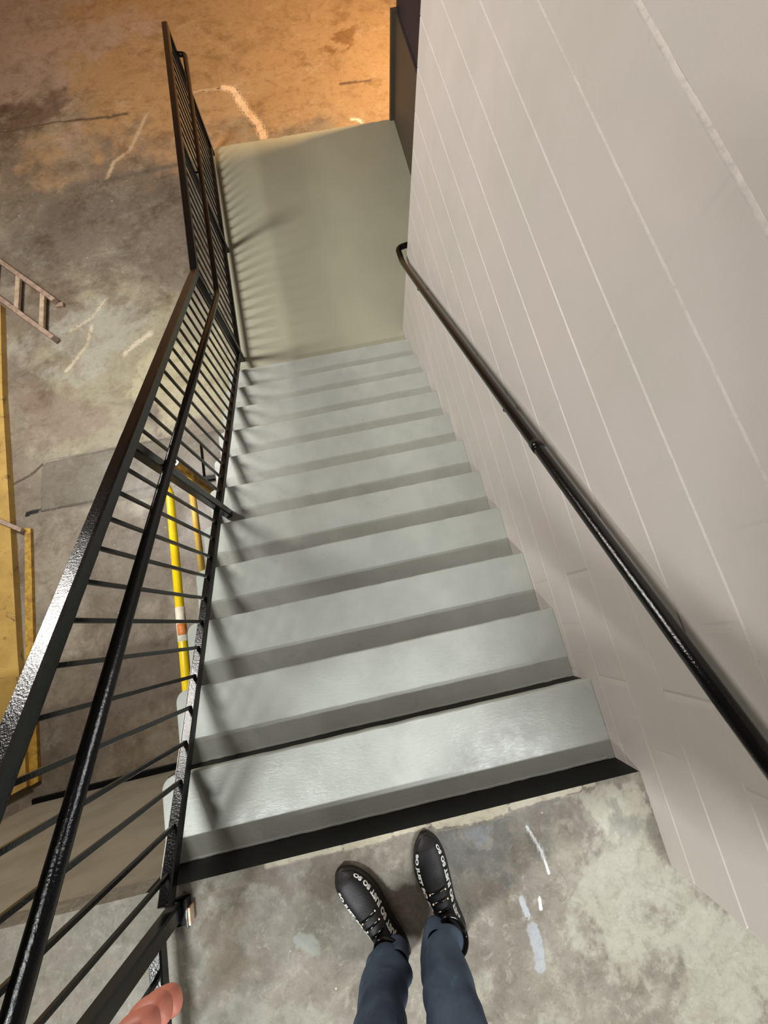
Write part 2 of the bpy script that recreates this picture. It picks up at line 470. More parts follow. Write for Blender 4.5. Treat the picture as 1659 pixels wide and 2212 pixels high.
lower_marks = [
    ('blotch', [(-2.3, 6.7), (-0.4, 6.6), (-0.2, 5.0), (-0.3, 4.3), (-1.5, 4.5), (-2.3, 5.0)], 0.8, (104, 92, 82), 0.6),
    ('blotch', [(-1.9, 3.5), (-1.2, 4.3), (-0.2, 4.2), (0.0, 3.2), (0.0, 2.75), (-0.8, 2.72), (-1.9, 2.8)], 0.5, (150, 143, 121), 0.9),  # light pool under the lower lamp, painted in as paler mottled concrete
    ('blotch', [(-0.9, 3.3), (-0.1, 3.6), (0.0, 2.75), (-0.7, 2.75)], 0.3, (178, 170, 140), 0.75),  # brighter core of the painted light pool
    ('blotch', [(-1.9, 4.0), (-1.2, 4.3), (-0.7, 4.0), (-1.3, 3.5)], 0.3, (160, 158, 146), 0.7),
    ('blotch', [(-2.0, 3.3), (-1.5, 3.4), (-1.3, 3.0), (-1.5, 2.75), (-2.0, 2.8)], 0.3, (128, 106, 92), 0.6),
    ('blotch', [(-1.7, 1.9), (-0.5, 1.9), (-0.4, 0.1), (-1.6, 0.1)], 0.6, (100, 88, 78), 0.6),
    ('poly', [(-1.783, 2.647), (-0.1, 2.63), (-0.1, 2.05), (-1.792, 2.19)], 0.012, (112, 104, 90), 1.0),
    ('line', [(-1.792, 2.19), (-1.348, 2.195), (-1.2, 2.205), (-0.746, 2.2), (-0.3, 2.2)], 0.009, (52, 44, 38), 0.9),
    ('line', [(-2.143, 2.468), (-2.05, 2.49), (-1.944, 2.526), (-1.86, 2.56), (-1.775, 2.632)], 0.012, (70, 58, 50), 0.9),
    ('line', [(-1.78, 2.64), (-1.0, 2.655), (-0.2, 2.63)], 0.005, (70, 62, 54), 0.7),
    ('poly', [(-1.925, 2.165), (-1.80, 2.185), (-1.80, 2.225), (-1.925, 2.21)], 0.01, (10, 9, 8), 1.0),
    ('blotch', [(-1.2, 10.5), (-0.8, 7.0), (0.2, 6.2), (2.3, 6.1), (4.0, 7.0), (4.0, 10.5)], 1.5, (172, 142, 104), 0.8),  # warm lamp glow partly painted into the floor as an orange-tan tint
    ('blotch', [(-3.2, 9.8), (-3.0, 7.4), (-1.6, 7.6), (-1.2, 9.8)], 1.2, (172, 154, 144), 0.8),
    ('blotch', [(-2.6, 7.6), (-1.9, 7.4), (-1.5, 7.0), (-2.1, 6.9), (-2.8, 7.1)], 0.4, (98, 82, 72), 0.8),
    ('line', [(-2.3, 6.87), (-1.6, 6.90), (-1.0, 6.85), (-0.8, 6.86)], 0.016, (84, 68, 56), 0.8),
    ('line', [(1.7, 6.80), (2.05, 6.78)], 0.014, (96, 70, 46), 0.8),
    ('line', [(-0.1, 7.03), (0.1, 7.045), (0.36, 7.03)], 0.013, (204, 182, 150), 0.9),
    ('line', [(0.34, 7.05), (0.44, 7.0), (0.5, 6.8), (0.58, 6.55), (0.66, 6.38), (0.70, 6.14)], 0.038, (226, 200, 168), 1.0),
    ('line', [(-0.58, 6.8), (-0.70, 6.5), (-0.803, 6.271), (-0.989, 6.135), (-1.065, 5.909)], 0.016, (186, 168, 142), 0.8),
    ('line', [(1.83, 6.13), (1.79, 6.19), (1.72, 6.2)], 0.014, (236, 226, 206), 1.0),
    ('blotch', [(1.62, 7.45), (1.75, 7.72), (2.1, 7.75), (2.0, 7.4)], 0.12, (128, 96, 62), 0.9),
    ('line', [(-1.0, 3.62), (-0.9, 3.7), (-0.74, 3.8)], 0.02, (204, 194, 170), 0.8),
    ('line', [(-1.55, 3.55), (-1.35, 3.8), (-1.3, 4.0)], 0.012, (206, 196, 172), 0.8),
    ('line', [(-1.15, 4.3), (-1.3, 4.1), (-1.5, 4.0)], 0.012, (196, 186, 162), 0.8),
]
xs = np.arange(-3.2, 3.2, 0.02); ys = np.arange(-1.2, 9.9, 0.022)
lo = grid_floor('floor_lower', xs, ys, FLO, lower_marks, M['lower'])
lo.name = 'floor.001'
tag(lo, 'stained brown concrete floor at the foot of the stairs', kind='structure')
o = box('floor_base', -6.2, 4.3, -4.1, 10.7, FLO - 0.3, FLO - 0.004, M['lower']); tag(o, kind='structure')

# far, outer walls and ceiling
o = box('wall_far', -6.2, 4.3, 10.6, 10.8, FLO - 0.1, CEIL, M['tan_wall']); tag(o, 'tan plaster wall beyond the lower landing', kind='structure')
o = box('wall_left', -6.3, -6.1, -4.1, 10.8, FLO - 0.1, CEIL, M['plain_wall']); tag(o, kind='structure')
o = box('wall_right', 4.2, 4.4, -4.1, 10.8, FLO - 0.1, CEIL, M['plain_wall']); tag(o, kind='structure')
o = box('wall_back', -6.3, 4.4, -4.3, -4.0, FLO - 0.1, CEIL, M['plain_wall']); tag(o, kind='structure')
o = box('ceiling', -6.3, 4.4, -4.3, 10.8, CEIL, CEIL + 0.2, M['ceiling']); tag(o, kind='structure')

# painted block wall: courses 0.188 high, blocks 0.377 long, tooled joints pressed in
def block_wall():
    y0, y1 = -0.268, 3.295
    zb, zt = FLO, CEIL
    ch, bl = 0.188, 0.377
    zz = set()
    lv = []
    k = -40
    while True:
        z = 0.862 + ch * k; k += 1
        if z > zt - 0.01: break
        if z < zb + 0.01: continue
        lv.append(z)
        for d in ((-0.0072, -0.004, 0, 0.004, 0.0072) if z > 0.95 else (-0.004, -0.002, 0, 0.002, 0.004)): zz.add(round(z + d, 5))
    for a in np.linspace(zb, zt, 60):
        if all(abs(a - z) > 0.014 for z in lv): zz.add(round(float(a), 5))
    zz.add(zb); zz.add(zt)
    Z = np.array(sorted(zz)); Y = np.arange(y0, y1, 0.009); Y = np.append(Y, y1)
    YY, ZZ = np.meshgrid(Y, Z)
    rng = np.random.RandomState(4)
    def sm(n, k):
        a = rng.rand(n + 2 * k); return np.convolve(a, np.ones(2 * k + 1) / (2 * k + 1), 'same')[k:k + n]
    D = np.zeros_like(YY); JT = np.zeros_like(YY)
    for z in lv:
        amp = 0.0022 + 0.0048 * np.clip((z + 0.5) / 1.8, 0, 1) + (0.006 if z > 0.95 else 0)
        hw = 0.0068 if z > 0.95 else 0.0036 
        prof = np.clip(1 - np.abs(ZZ - z) / hw, 0, 1)
        along = 0.45 + 1.1 * sm(len(Y), 3) * np.clip(2.2 * sm(len(Y), 22) - 0.45, 0.15, 1.2)
        D += prof * amp * along[None, :]
        low_ = np.clip(1 - np.abs(ZZ - (z - hw * 0.35)) / (hw * 0.75), 0, 1)  # lower lip painted paler, as if catching light from above
        JT = np.maximum(JT, low_ * (np.clip(0.2 + 0.6 * (z + 0.3) / 1.2, 0.15, 0.8) if z < 0.95 else 1.6) * np.clip(along[None, :], 0.3, 1))
    for i in range(len(lv) + 1):
        za = lv[i - 1] if i else zb; zbk = lv[i] if i < len(lv) else zt
        zc = (za + zbk) / 2
        idx = int(round((zc - 0.956) / ch))
        off = 0.863 if idx % 2 == 0 else 0.863 + bl / 2
        yj = off - bl * 12
        while yj < y1:
            if yj > y0 + 0.03 and rng.rand() < 0.8:
                a = rng.uniform(0.001, 0.003)
                m = (ZZ > za) & (ZZ < zbk)
                # visible only over part of its height, as thick paint hides the rest
                lo_, hi_ = sorted(rng.uniform(za, zbk, 2)); 
                if hi_ - lo_ < 0.08: lo_, hi_ = za, zbk
                m &= (ZZ > lo_) & (ZZ < hi_)
                D += m * np.clip(1 - np.abs(YY - yj) / 0.011, 0, 1) * a
            yj += bl
    # broken lower rear corner of the wall end
    co = np.stack([W + D, YY, ZZ], -1)
    edge = 0.012 * (sm(len(Z), 1) - 0.5) * 2
    co[:, 0, 1] += edge + 0.0
    co = co.reshape(-1, 3)
    ny, nz = len(Y), len(Z)
    idx = np.arange(ny * nz).reshape(nz, ny)
    f = np.stack([idx[:-1, :-1], idx[1:, :-1], idx[1:, 1:], idx[:-1, 1:]], -1).reshape(-1, 4)
    # back and ends as a closed box
    base = len(co)
    bk = np.array([(W + 0.19, y0, zb), (W + 0.19, y1, zb), (W + 0.19, y1, zt), (W + 0.19, y0, zt)])
    co = np.vstack([co, bk])
    me = bpy.data.meshes.new('wall_block')
    faces = [tuple(int(v) for v in q) for q in f]
    faces.append((base, base + 1, base + 2, base + 3))
    faces.append(tuple([int(v) for v in idx[:, 0]][::-1]) + (base, base + 3))
    faces.append(tuple([int(v) for v in idx[:, -1]]) + (base + 2, base + 1))
    faces.append(tuple([int(v) for v in idx[0, :]]) + (base + 1, base))
    faces.append(tuple([int(v) for v in idx[-1, :]][::-1]) + (base + 3, base + 2))
    me.from_pydata([tuple(c) for c in co], [], faces)
    me.update()
    ja = me.attributes.new('joint', 'FLOAT', 'POINT')
    ja.data.foreach_set('value', np.append(JT.ravel(), [0, 0, 0, 0]).astype(np.float32))
    return link('wall_stairs', me, M['block'])
bw = block_wall(); tag(bw, 'warm grey painted concrete block wall along the stairs', kind='structure')

# end wall past the landing: olive lower band, dark navy above
wr = box('wall_landing', 2.205, 2.4, 3.3, 6.1, FLO - 0.1, CEIL, M['navy']); tag(wr, 'dark wall beside the lower landing', kind='structure')
o = box('trim_1', 2.19, 2.207, 3.3, 6.08, LOW - 0.01, -1.0, M['dado']); tag(o, kind='structure')
o = box('trim_2', 2.145, 2.215, 6.05, 6.105, FLO, -0.985, M['dado']); tag(o, kind='structure')
o = box('trim_3', 1.857, 2.4, 3.1, 3.3, FLO, CEIL, M['plain_wall']); tag(o, kind='structure')

# ------------------------------------------------------------------ staircase
stairs = empty('staircase', (0.8, 0, 0))
tag(stairs, 'grey painted staircase descending beside the block wall to the lower landing', 'staircase')
def P(o):
    o.parent = stairs; o.matrix_parent_inverse = Matrix.Translation((-0.8, 0, 0)); return o
def tread_mesh(k):
    rnd = random.Random(k)
    y0, y1 = (k - 1) * T - 0.02, k * T
    z = -k * R
    x0, x1 = 0.0, W - 0.001
    # outline with rounded open front corner
    out = [(x0, y0)]
    r = 0.045
    for i in range(7):
        a = math.pi + (-math.pi / 2) * i / 6
        out.append((x0 + r + r * math.cos(a), y1 - r + r * math.sin(a)))
    n = 40
    for i in range(1, n + 1):
        out.append((x0 + r + (x1 - x0 - r) * i / n, y1 + rnd.uniform(-0.0012, 0.0012)))
    out.append((x1, y0))
    bm = bmesh.new()
    top = [bm.verts.new((x, y, z - 0.004)) for x, y in out]
    bot = [bm.verts.new((x, y, z - 0.035)) for x, y in out]
    cx, cy = (x0 + x1) / 2, (y0 + y1) / 2
    ins = []
    for (x, y) in out:
        dx = 0.004 if x < x0 + 0.05 else 0
        dy = 0.004 if y > y1 - 0.05 else 0
        ins.append(bm.verts.new((x + dx, y - dy, z)))
    bm.faces.new(ins)
    bm.faces.new(bot[::-1])
    m = len(out)
    for i in range(m):
        j = (i + 1) % m
        bm.faces.new((ins[i], top[i], top[j], ins[j]))
        bm.faces.new((top[i], bot[i], bot[j], top[j]))
    return bm
for k in range(1, 12):
    P(from_bm('tread', tread_mesh(k), M['tread']))
for k in range(0, 12):
    z1 = -k * R - (0.035 if k else 0.0); z0 = -(k + 1) * R
    x0 = 0.008
    bm = bmesh.new()
    if k == 0:
        add_box(bm, x0, W - 0.001, -0.012, -0.001, z0, -0.0005, 0.001)
    else:
        add_box(bm, x0, W - 0.001, k * T - 0.02, k * T - 0.008, z0, z1)
    P(from_bm('riser', bm, M['riser'] if k < 6 else M['tread']))
# paint bead along the foot of the first risers
for k in (1, 2):
    pts = []
    rnd = random.Random(50 + k)
    yb = (0.0005 if k == 1 else T - 0.007)
    for i in range(60):
        pts.append((0.02 + i * (W - 0.05) / 59, yb + 0.002 + rnd.uniform(-0.0015, 0.0015), -k * R + 0.0005))
    P(bar('paint_bead', pts, 0.006, 0.003, M['tread']))
def stringer(x0, x1, name):
    bm = bmesh.new()
    pr = [(0.0, -0.05), (11 * T, -11 * R - 0.05), (11 * T, LOW - 0.018), (11 * T - 0.25, LOW - 0.018), (0.0, -0.30)]
    a = [bm.verts.new((x0, y, z)) for y, z in pr]; b = [bm.verts.new((x1, y, z)) for y, z in pr]
    bm.faces.new(a); bm.faces.new(b[::-1])
    for i in range(len(pr)):
        j = (i + 1) % len(pr); bm.faces.new((a[i], b[i], b[j], a[j]))
    return from_bm(name, bm, M['tread'])
P(stringer(0.03, 0.045, 'stringer'))

# lower landing
bm = bmesh.new()
rnd = random.Random(3)
out = [(0.075, 11 * T - 0.018), (W - 0.002, 11 * T - 0.018), (W - 0.002, 3.302), (2.188, 3.302)]
out += [(2.188 - (2.188 - 0.075) * i / 60, 6.075 + rnd.uniform(-0.006, 0.006)) for i in range(61)]
top = [bm.verts.new((x, y, LOW)) for x, y in out]; bot = [bm.verts.new((x, y, FLO)) for x, y in out]
bm.faces.new(top); bm.faces.new(bot[::-1])
for i in range(len(out)):
    j = (i + 1) % len(out); bm.faces.new((top[i], bot[i], bot[j], top[j]))
ld = from_bm('landing', bm, M['landing'])
tag(ld, 'olive grey painted landing at the foot of the stairs', 'landing')

# dark pipe along the foot of the wall under the upper floor
ed = bar('floor_pipe', [(-1.83, -0.035, FLO + 0.02), (-0.9, -0.02, FLO + 0.02), (0.02, -0.005, FLO + 0.02)], 0.04, 0.04, M['riser'])
tag(ed, 'black bar lying along the foot of the tan wall beside the steps', 'bar')

# ------------------------------------------------------------------ open-side railing
XR = 0.109
PY = [-0.06, 1.502, 3.30, 4.61, 5.98]
YK = 3.29
HT, HB, HH = 0.925, 0.058, 0.792
def slope(y, h): return h - SL * y
zt_l = LOW + 1.03; zb_l = LOW + 0.09; zh_l = LOW + 0.84
rail = empty('stair_railing', (XR, -0.06, 0))
tag(rail, 'black painted steel railing with thin balusters on the open side of the stairs', 'railing')
def PR(o):
    o.parent = rail; o.matrix_parent_inverse = Matrix.Translation((-XR, 0.06, 0)); return o
sideX = (1, 0, 0)
PR(bar('top_rail', [(XR, -0.09, slope(-0.09, HT)), (XR, YK, zt_l), (XR, 6.0, zt_l)], 0.05, 0.05, M['black'], wob=0.012, seed=1, side=sideX, seg=0.05))
PR(bar('bottom_rail', [(XR, -0.02, slope(-0.02, HB)), (XR, YK, slope(YK, HB + 0.01)), (XR, 6.0, zb_l - 0.02)], 0.038, 0.04, M['black'], wob=0.012, seed=2, side=sideX, seg=0.05))
PR(bar('bottom_rail', [(XR - 0.02, -0.06, 0.09), (XR - 0.02, -1.5, 0.09)], 0.038, 0.04, M['black'], wob=0.012, seed=7, side=sideX, seg=0.05))
PR(bar('top_rail', [(XR - 0.02, -0.06, 0.985), (XR - 0.02, -1.5, 0.985)], 0.05, 0.05, M['black'], wob=0.012, seed=8, side=sideX, seg=0.05))
def top_at(y): return slope(y, HT) + (zt_l - slope(YK, HT)) * max(0, y) / YK if y < YK else zt_l
def bot_at(y): return slope(y, HB) if y < YK else zb_l
for i, y in enumerate(PY):
    base = [0.0, -6 * R, LOW, LOW, LOW][i]
    bm = bmesh.new()
    add_bar(bm, [(XR, y, base), (XR, y, top_at(y) - 0.01)], 0.048, 0.048, wob=0.008, seed=20 + i, side=sideX, seg=0.1)
    PR(from_bm('post', bm, M['black']))
f = box('base_plate', XR - 0.03, XR + 0.042, -0.105, -0.03, 0.0, 0.012, M['black'], bevel=0.002); PR(f)
f = box('flange', XR + 0.036, XR + 0.043, -0.105, -0.03, 0.0, 0.03, M['black'], bevel=0.001); PR(f)
f = box('reflective_strip', XR + 0.0435, XR + 0.05, -0.10, -0.055, 0.0, 0.028, M['reflector']); PR(f); f['label'] = 'cream and orange strip'
nb = [13, 15, 11, 11]
for s in range(4):
    a, b = PY[s], PY[s + 1]
    for i in range(1, nb[s] + 1):
        y = a + (b - a) * i / (nb[s] + 1)
        bm = bmesh.new()
        add_bar(bm, [(XR, y, bot_at(y) + 0.0), (XR, y, top_at(y) - 0.01)], 0.0135, 0.0135, wob=0.02, seed=100 + s * 20 + i, side=sideX, seg=0.15)
        PR(from_bm('baluster', bm, M['black']))
for i in range(1, 12):
    y = -0.06 - 0.112 * i
    bm = bmesh.new()
    add_bar(bm, [(XR - 0.02, y, 0.09), (XR - 0.02, y, 0.97)], 0.0135, 0.0135, wob=0.02, seed=400 + i, side=sideX, seg=0.15)
    PR(from_bm('baluster', bm, M['black']))
XH = 0.19
path = fillet([(XH, -0.25, slope(-0.25, HH)), (XH, 3.26, slope(3.26, HH) - 0.01), (XH, 5.97, zh_l), (XR + 0.02, 5.99, zh_l)], 0.06)
PR(bar('handrail', path, 0.042, 0.042, M['black'], smooth=True, round_n=14, side=None))
for y in (1.5, 3.34, 4.61):
    z = (slope(y, HH) if y < 3.26 else zh_l) - 0.015
    p = fillet([(XR, y, z - 0.05), (XH - 0.01, y, z - 0.05), (XH, y, z)], 0.02, 4)
    PR(bar('bracket', p, 0.014, 0.014, M['black'], smooth=True, round_n=8))

# ------------------------------------------------------------------ wall handrail
XW = W - 0.06
wrail = empty('wall_handrail', (XW, 0, 0.7))
tag(wrail, 'black round tube handrail fixed along the block wall', 'handrail')
def PW(o):
    o.parent = wrail; o.matrix_parent_inverse = Matrix.Translation((-XW, 0, -0.7)); return o
HW = 0.805
path = [(XW, -0.12, slope(-0.12, HW))] + [(XW, y, slope(y, HW)) for y in (0.5, 1.5, 2.5)] + [(XW, 3.2, slope(3.2, HW + 0.005)), (XW, 3.36, slope(3.24, HW)), (XW + 0.16, 3.375, slope(3.24, HW) + 0.01)]
PW(bar('tube', fillet(path, 0.045), 0.042, 0.042, M['black'], smooth=True, round_n=16))
bmc = bmesh.new()
add_bar(bmc, [(XW, 1.13, slope(1.13, HW)), (XW, 1.165, slope(1.165, HW))], 0.047, 0.047, round_n=16)
PW(from_bm('weld_collar', bmc, M['black'], smooth=True))
for y in (0.1, 1.4, 2.75):
    z = slope(y, HW)
    p = fillet([(XW, y, z - 0.01), (XW, y, z - 0.055), (W + 0.002, y, z - 0.06)], 0.03, 5)
    PW(bar('bracket', p, 0.012, 0.012, M['black'], smooth=True, round_n=8))

# ------------------------------------------------------------------ yellow barrier on the lower floor
bar_e = empty('safety_barrier', (-0.25, 1.99, FLO))
tag(bar_e, 'yellow two-rail pipe barrier on the lower floor under the railing', 'barrier')
def PB(o):
    o.parent = bar_e; o.matrix_parent_inverse = Matrix.Translation((0.25, -1.99, -FLO)); return o
bm = bmesh.new(); add_bar(bm, [(-0.255, 1.99, FLO), (-0.255, 1.99, -1.08)], 0.062, 0.062, round_n=20, side=(1, 0, 0))
PB(from_bm('post', bm, M['ochre'], smooth=False))
bm = bmesh.new(); add_bar(bm, [(-0.255, 1.99, -1.079), (-0.255, 1.99, -1.07)], 0.06, 0.06, round_n=20, side=(1, 0, 0))
cap = PB(from_bm('end_cap', bm, M['black'])); cap['label'] = 'glossy black end cap'
bm = bmesh.new(); add_bar(bm, [(-0.285, 1.99, -1.06), (-0.285, 1.81, -0.97), (-0.25, 1.72, -0.955), (-0.25, -0.2, -0.958)], 0.05, 0.05, round_n=16)
tr = PB(from_bm('top_rail', bm, M['yellow_pipe'], smooth=True))
bm = bmesh.new(); add_bar(bm, [(-0.25, 0.998, -0.958), (-0.25, 0.80, -0.958)], 0.054, 0.054, round_n=16)
o = from_bm('tape', bm, M['white'], smooth=True); o.parent = tr; o['label'] = 'white tape wrap'
bm = bmesh.new(); add_bar(bm, [(-0.246, 0.90, -0.953), (-0.246, 0.835, -0.953)], 0.052, 0.052, round_n=16)
o = from_bm('paint_mark', bm, M['orange'], smooth=True); o.parent = tr; o['label'] = 'orange paint mark'
bm = bmesh.new(); add_bar(bm, [(-0.25, 1.99, -1.29), (-0.25, 1.26, -1.335)], 0.046, 0.046, round_n=16)
PB(from_bm('mid_rail', bm, M['pale_pipe'], smooth=True))
bm = bmesh.new(); add_bar(bm, [(-0.255, 1.99, FLO), (-0.255, 1.99, FLO + 0.012)], 0.16, 0.16, round_n=20, side=(1, 0, 0))
PB(from_bm('base_plate', bm, M['ochre']))

# dark rod and slot on the lower floor
bm = bmesh.new()
add_bar(bm, [(-0.371, 2.542, FLO + 0.012), (-0.373, 2.19, FLO + 0.012)], 0.016, 0.016, round_n=8)
add_bar(bm, [(-0.39, 2.18, FLO + 0.02), (-0.25, 2.175, FLO + 0.02)], 0.04, 0.03, side=(0, 1, 0))
o = from_bm('floor_bolt', bm, M['riser']); tag(o, 'thin dark rod with a flat foot lying on the floor beyond the yellow barrier', 'rod')

# yellow painted kerb boards at the far side
k1 = bmesh.new()
pr = [(-3.0, 4.4), (-2.13, 4.4), (-2.09, 3.39), (-2.008, 2.24), (-1.924, 1.0), (-1.878, 0.5), (-1.85, 0.08), (-3.0, -0.25)]
t_ = [k1.verts.new((x, y, FLO + 0.06)) for x, y in pr]; b_ = [k1.verts.new((x, y, FLO)) for x, y in pr]
k1.faces.new(t_); k1.faces.new(b_[::-1])
for i in range(len(pr)):
    j = (i + 1) % len(pr); k1.faces.new((t_[i], b_[i], b_[j], t_[j]))
o = from_bm('yellow_platform', k1, M['yellow'])
tag(o, 'low wide yellow painted platform on the lower floor', 'platform')
k2 = bmesh.new()
pr = [(-1.905, 2.06), (-1.855, 2.045), (-1.82, 0.77), (-1.79, 0.09), (-1.86, 0.07), (-1.885, 0.7)]
t_ = [k2.verts.new((x, y, FLO + 0.03)) for x, y in pr]; b_ = [k2.verts.new((x, y, FLO)) for x, y in pr]
k2.faces.new(t_); k2.faces.new(b_[::-1])
for i in range(len(pr)):
    j = (i + 1) % len(pr); k2.faces.new((t_[i], b_[i], b_[j], t_[j]))
o = from_bm('yellow_board', k2, M['ochre'])
tag(o, 'narrow worn yellow board beside the wide yellow platform', 'board')
o = bar('wooden_stick', [(-2.5, 2.36, FLO + 0.078), (-2.1, 2.165, FLO + 0.078), (-1.9, 2.03, FLO + 0.06)], 0.035, 0.03, M['wood'])
tag(o, 'short brown stick lying across the wide yellow platform', 'stick')

# ladder lying on the lower floor
lad = empty('ladder', (-2.0, 4.4, FLO))
tag(lad, 'weathered wooden ladder lying on the lower concrete floor', 'ladder')
def PL(o):
    o.parent = lad; o.matrix_parent_inverse = Matrix.Translation((2.0, -4.4, -FLO)); return o
zl = FLO + 0.05
A = Vector((-1.60, 4.32, zl)); B = Vector((-1.615, 3.885, zl))
d = Vector((-1.0, 1.13, 0)).normalized()
d = Vector((-0.66, 0.74, 0)).normalized()
PL(bar('side_rail', [A, A + d * 1.9], 0.045, 0.07, M['wood'], wob=0.02, seed=3, seg=0.2))
PL(bar('side_rail', [B, B + d * 1.9], 0.045, 0.07, M['wood'], wob=0.02, seed=4, seg=0.2))
for i in range(5):
    s = 0.185 + 0.36 * i
    PL(bar('rung', [A + d * s, B + d * (s + 0.0)], 0.045, 0.035, M['rung']))
PL(box('foot', A.x - 0.02, A.x + 0.05, A.y - 0.035, A.y + 0.01, FLO, FLO + 0.03, M['wood']))

# ------------------------------------------------------------------ the person at the head of the stairs
person = empty('person', (0.83, -0.27, 0))
tag(person, 'person in blue jeans and black lettered shoes standing at the top of the stairs', 'person')
def PP(o, par=None):
    o.parent = par or person
    if par is None: o.matrix_parent_inverse = Matrix.Translation((-0.83, 0.27, 0))
    return o

def skin_mesh(name, joints, edges, root, mat, sub=2):
    me = bpy.data.meshes.new(name)
    keys = list(joints)
    me.from_pydata([joints[k][0] for k in keys], [(keys.index(a), keys.index(b)) for a, b in edges], [])
    o = bpy.data.objects.new(name, me); col.objects.link(o)
    m = o.modifiers.new('skin', 'SKIN'); m.use_smooth_shade = True
    sv = me.skin_vertices[0].data
    for i, k in enumerate(keys):
        r = joints[k][1]
        sv[i].radius = r if isinstance(r, tuple) else (r, r)
        sv[i].use_root = (k == root)
    s_ = o.modifiers.new('sub', 'SUBSURF'); s_.levels = sub; s_.render_levels = sub
    dg = bpy.context.evaluated_depsgraph_get()
    ev = o.evaluated_get(dg)
    m2 = bpy.data.meshes.new_from_object(ev)
    bpy.data.objects.remove(o); 
    m2.name = name
    m2.materials.clear()
    return link(name, m2, mat, None, True)

J = {
    'pel': ((0.835, -0.30, 0.95), (0.15, 0.10)), 'waist': ((0.835, -0.30, 1.08), (0.13, 0.095)), 'chest': ((0.835, -0.30, 1.28), (0.155, 0.105)),
    'neck0': ((0.835, -0.30, 1.44), (0.075, 0.06)), 'neck1': ((0.835, -0.275, 1.51), (0.055, 0.055)), 'jaw': ((0.835, -0.225, 1.565), (0.06, 0.065)),
    'head': ((0.835, -0.225, 1.645), (0.078, 0.098)), 'crown': ((0.835, -0.24, 1.715), (0.06, 0.07)),
    'hipL': ((0.74, -0.29, 0.88), 0.085), 'kneeL': ((0.725, -0.265, 0.48), 0.056), 'calfL': ((0.715, -0.285, 0.30), 0.048), 'ankL': ((0.742, -0.275, 0.085), 0.03), 'footL': ((0.715, -0.205, 0.045), (0.02, 0.016)), 'toeL': ((0.68, -0.15, 0.035), (0.016, 0.012)),
    'hipR': ((0.93, -0.29, 0.88), 0.085), 'kneeR': ((0.912, -0.295, 0.48), 0.056), 'calfR': ((0.902, -0.285, 0.30), 0.048), 'ankR': ((0.915, -0.262, 0.085), 0.03), 'footR': ((0.925, -0.19, 0.045), (0.02, 0.016)), 'toeR': ((0.918, -0.14, 0.035), (0.016, 0.012)),
    'shL': ((0.655, -0.30, 1.38), 0.062), 'elL': ((0.555, -0.17, 1.08), 0.042), 'wrL': ((0.558, 0.145, 1.01), (0.026, 0.026)), 'palmL': ((0.566, 0.235, 1.025), (0.036, 0.038)), 'knL': ((0.578, 0.292, 1.03), (0.040, 0.040)),
    'shR': ((1.015, -0.30, 1.38), 0.062), 'elR': ((1.12, -0.14, 1.13), 0.042), 'wrR': ((1.05, 0.28, 1.42), (0.026, 0.024)), 'palmR': ((1.02, 0.36, 1.48), (0.03, 0.036)), 'knR': ((1.0, 0.42, 1.53), (0.028, 0.036)),
}
Eg = [('pel', 'waist'), ('waist', 'chest'), ('chest', 'neck0'), ('neck0', 'neck1'), ('neck1', 'jaw'), ('jaw', 'head'), ('head', 'crown'),
      ('pel', 'hipL'), ('hipL', 'kneeL'), ('kneeL', 'calfL'), ('calfL', 'ankL'), ('ankL', 'footL'), ('footL', 'toeL'),
      ('pel', 'hipR'), ('hipR', 'kneeR'), ('kneeR', 'calfR'), ('calfR', 'ankR'), ('ankR', 'footR'), ('footR', 'toeR'),
      ('chest', 'shL'), ('shL', 'elL'), ('elL', 'wrL'), ('wrL', 'palmL'), ('palmL', 'knL'),
      ('chest', 'shR'), ('shR', 'elR'), ('elR', 'wrR'), ('wrR', 'palmR'), ('palmR', 'knR')]
body = skin_mesh('body', J, Eg, 'pel', M['skin'])

def fingers(bm_into, wr, kn, across, curl):
    """Four curled fingers and a thumb on the knuckle end of a hand; meshes joined into the body."""
    kn = Vector(kn); fw = (kn - Vector(wr)).normalized(); ac = Vector(across).normalized(); cu = Vector(curl).normalized()
    for i, (ln, off) in enumerate(((0.040, -0.030), (0.045, -0.010), (0.043, 0.010), (0.034, 0.028))):
        a = kn + ac * off - fw * 0.016
        b = a + fw * ln * 0.72 + cu * 0.004
        c = b + cu * 0.028 + fw * 0.006
        e = c - fw * 0.024 + cu * 0.006
        pts = [(a, 0.0135), (b, 0.0135), (c, 0.0125), (e, 0.011)]
        o = skin_mesh('finger', {str(k): (tuple(p), r) for k, (p, r) in enumerate(pts)}, [('0', '1'), ('1', '2'), ('2', '3')], '0', M['skin'], 2)
        bm_into.from_mesh(o.data); bpy.data.objects.remove(o)
    a = kn - fw * 0.055 - ac * 0.026 + cu * 0.006
    b = a + fw * 0.03 - ac * 0.018 + cu * 0.008
    c = b + fw * 0.032 + ac * 0.006 + cu * 0.01
    e = c + fw * 0.02 + ac * 0.014 + cu * 0.004
    o = skin_mesh('thumb', {'0': (tuple(a), 0.015), '1': (tuple(b), 0.0135), '2': (tuple(c), 0.0125), '3': (tuple(e), 0.0105)}, [('0', '1'), ('1', '2'), ('2', '3')], '0', M['skin'], 2)
    bm_into.from_mesh(o.data); bpy.data.objects.remove(o)

bmb = bmesh.new(); bmb.from_mesh(body.data)
fingers(bmb, J['palmL'][0], J['knL'][0], (0.15, 0.0, -1.0), (1.0, 0.1, 0.0))
fingers(bmb, J['palmR'][0], J['knR'][0], (-0.2, -0.4, 1.0), (-1.0, 0.2, 0.0))
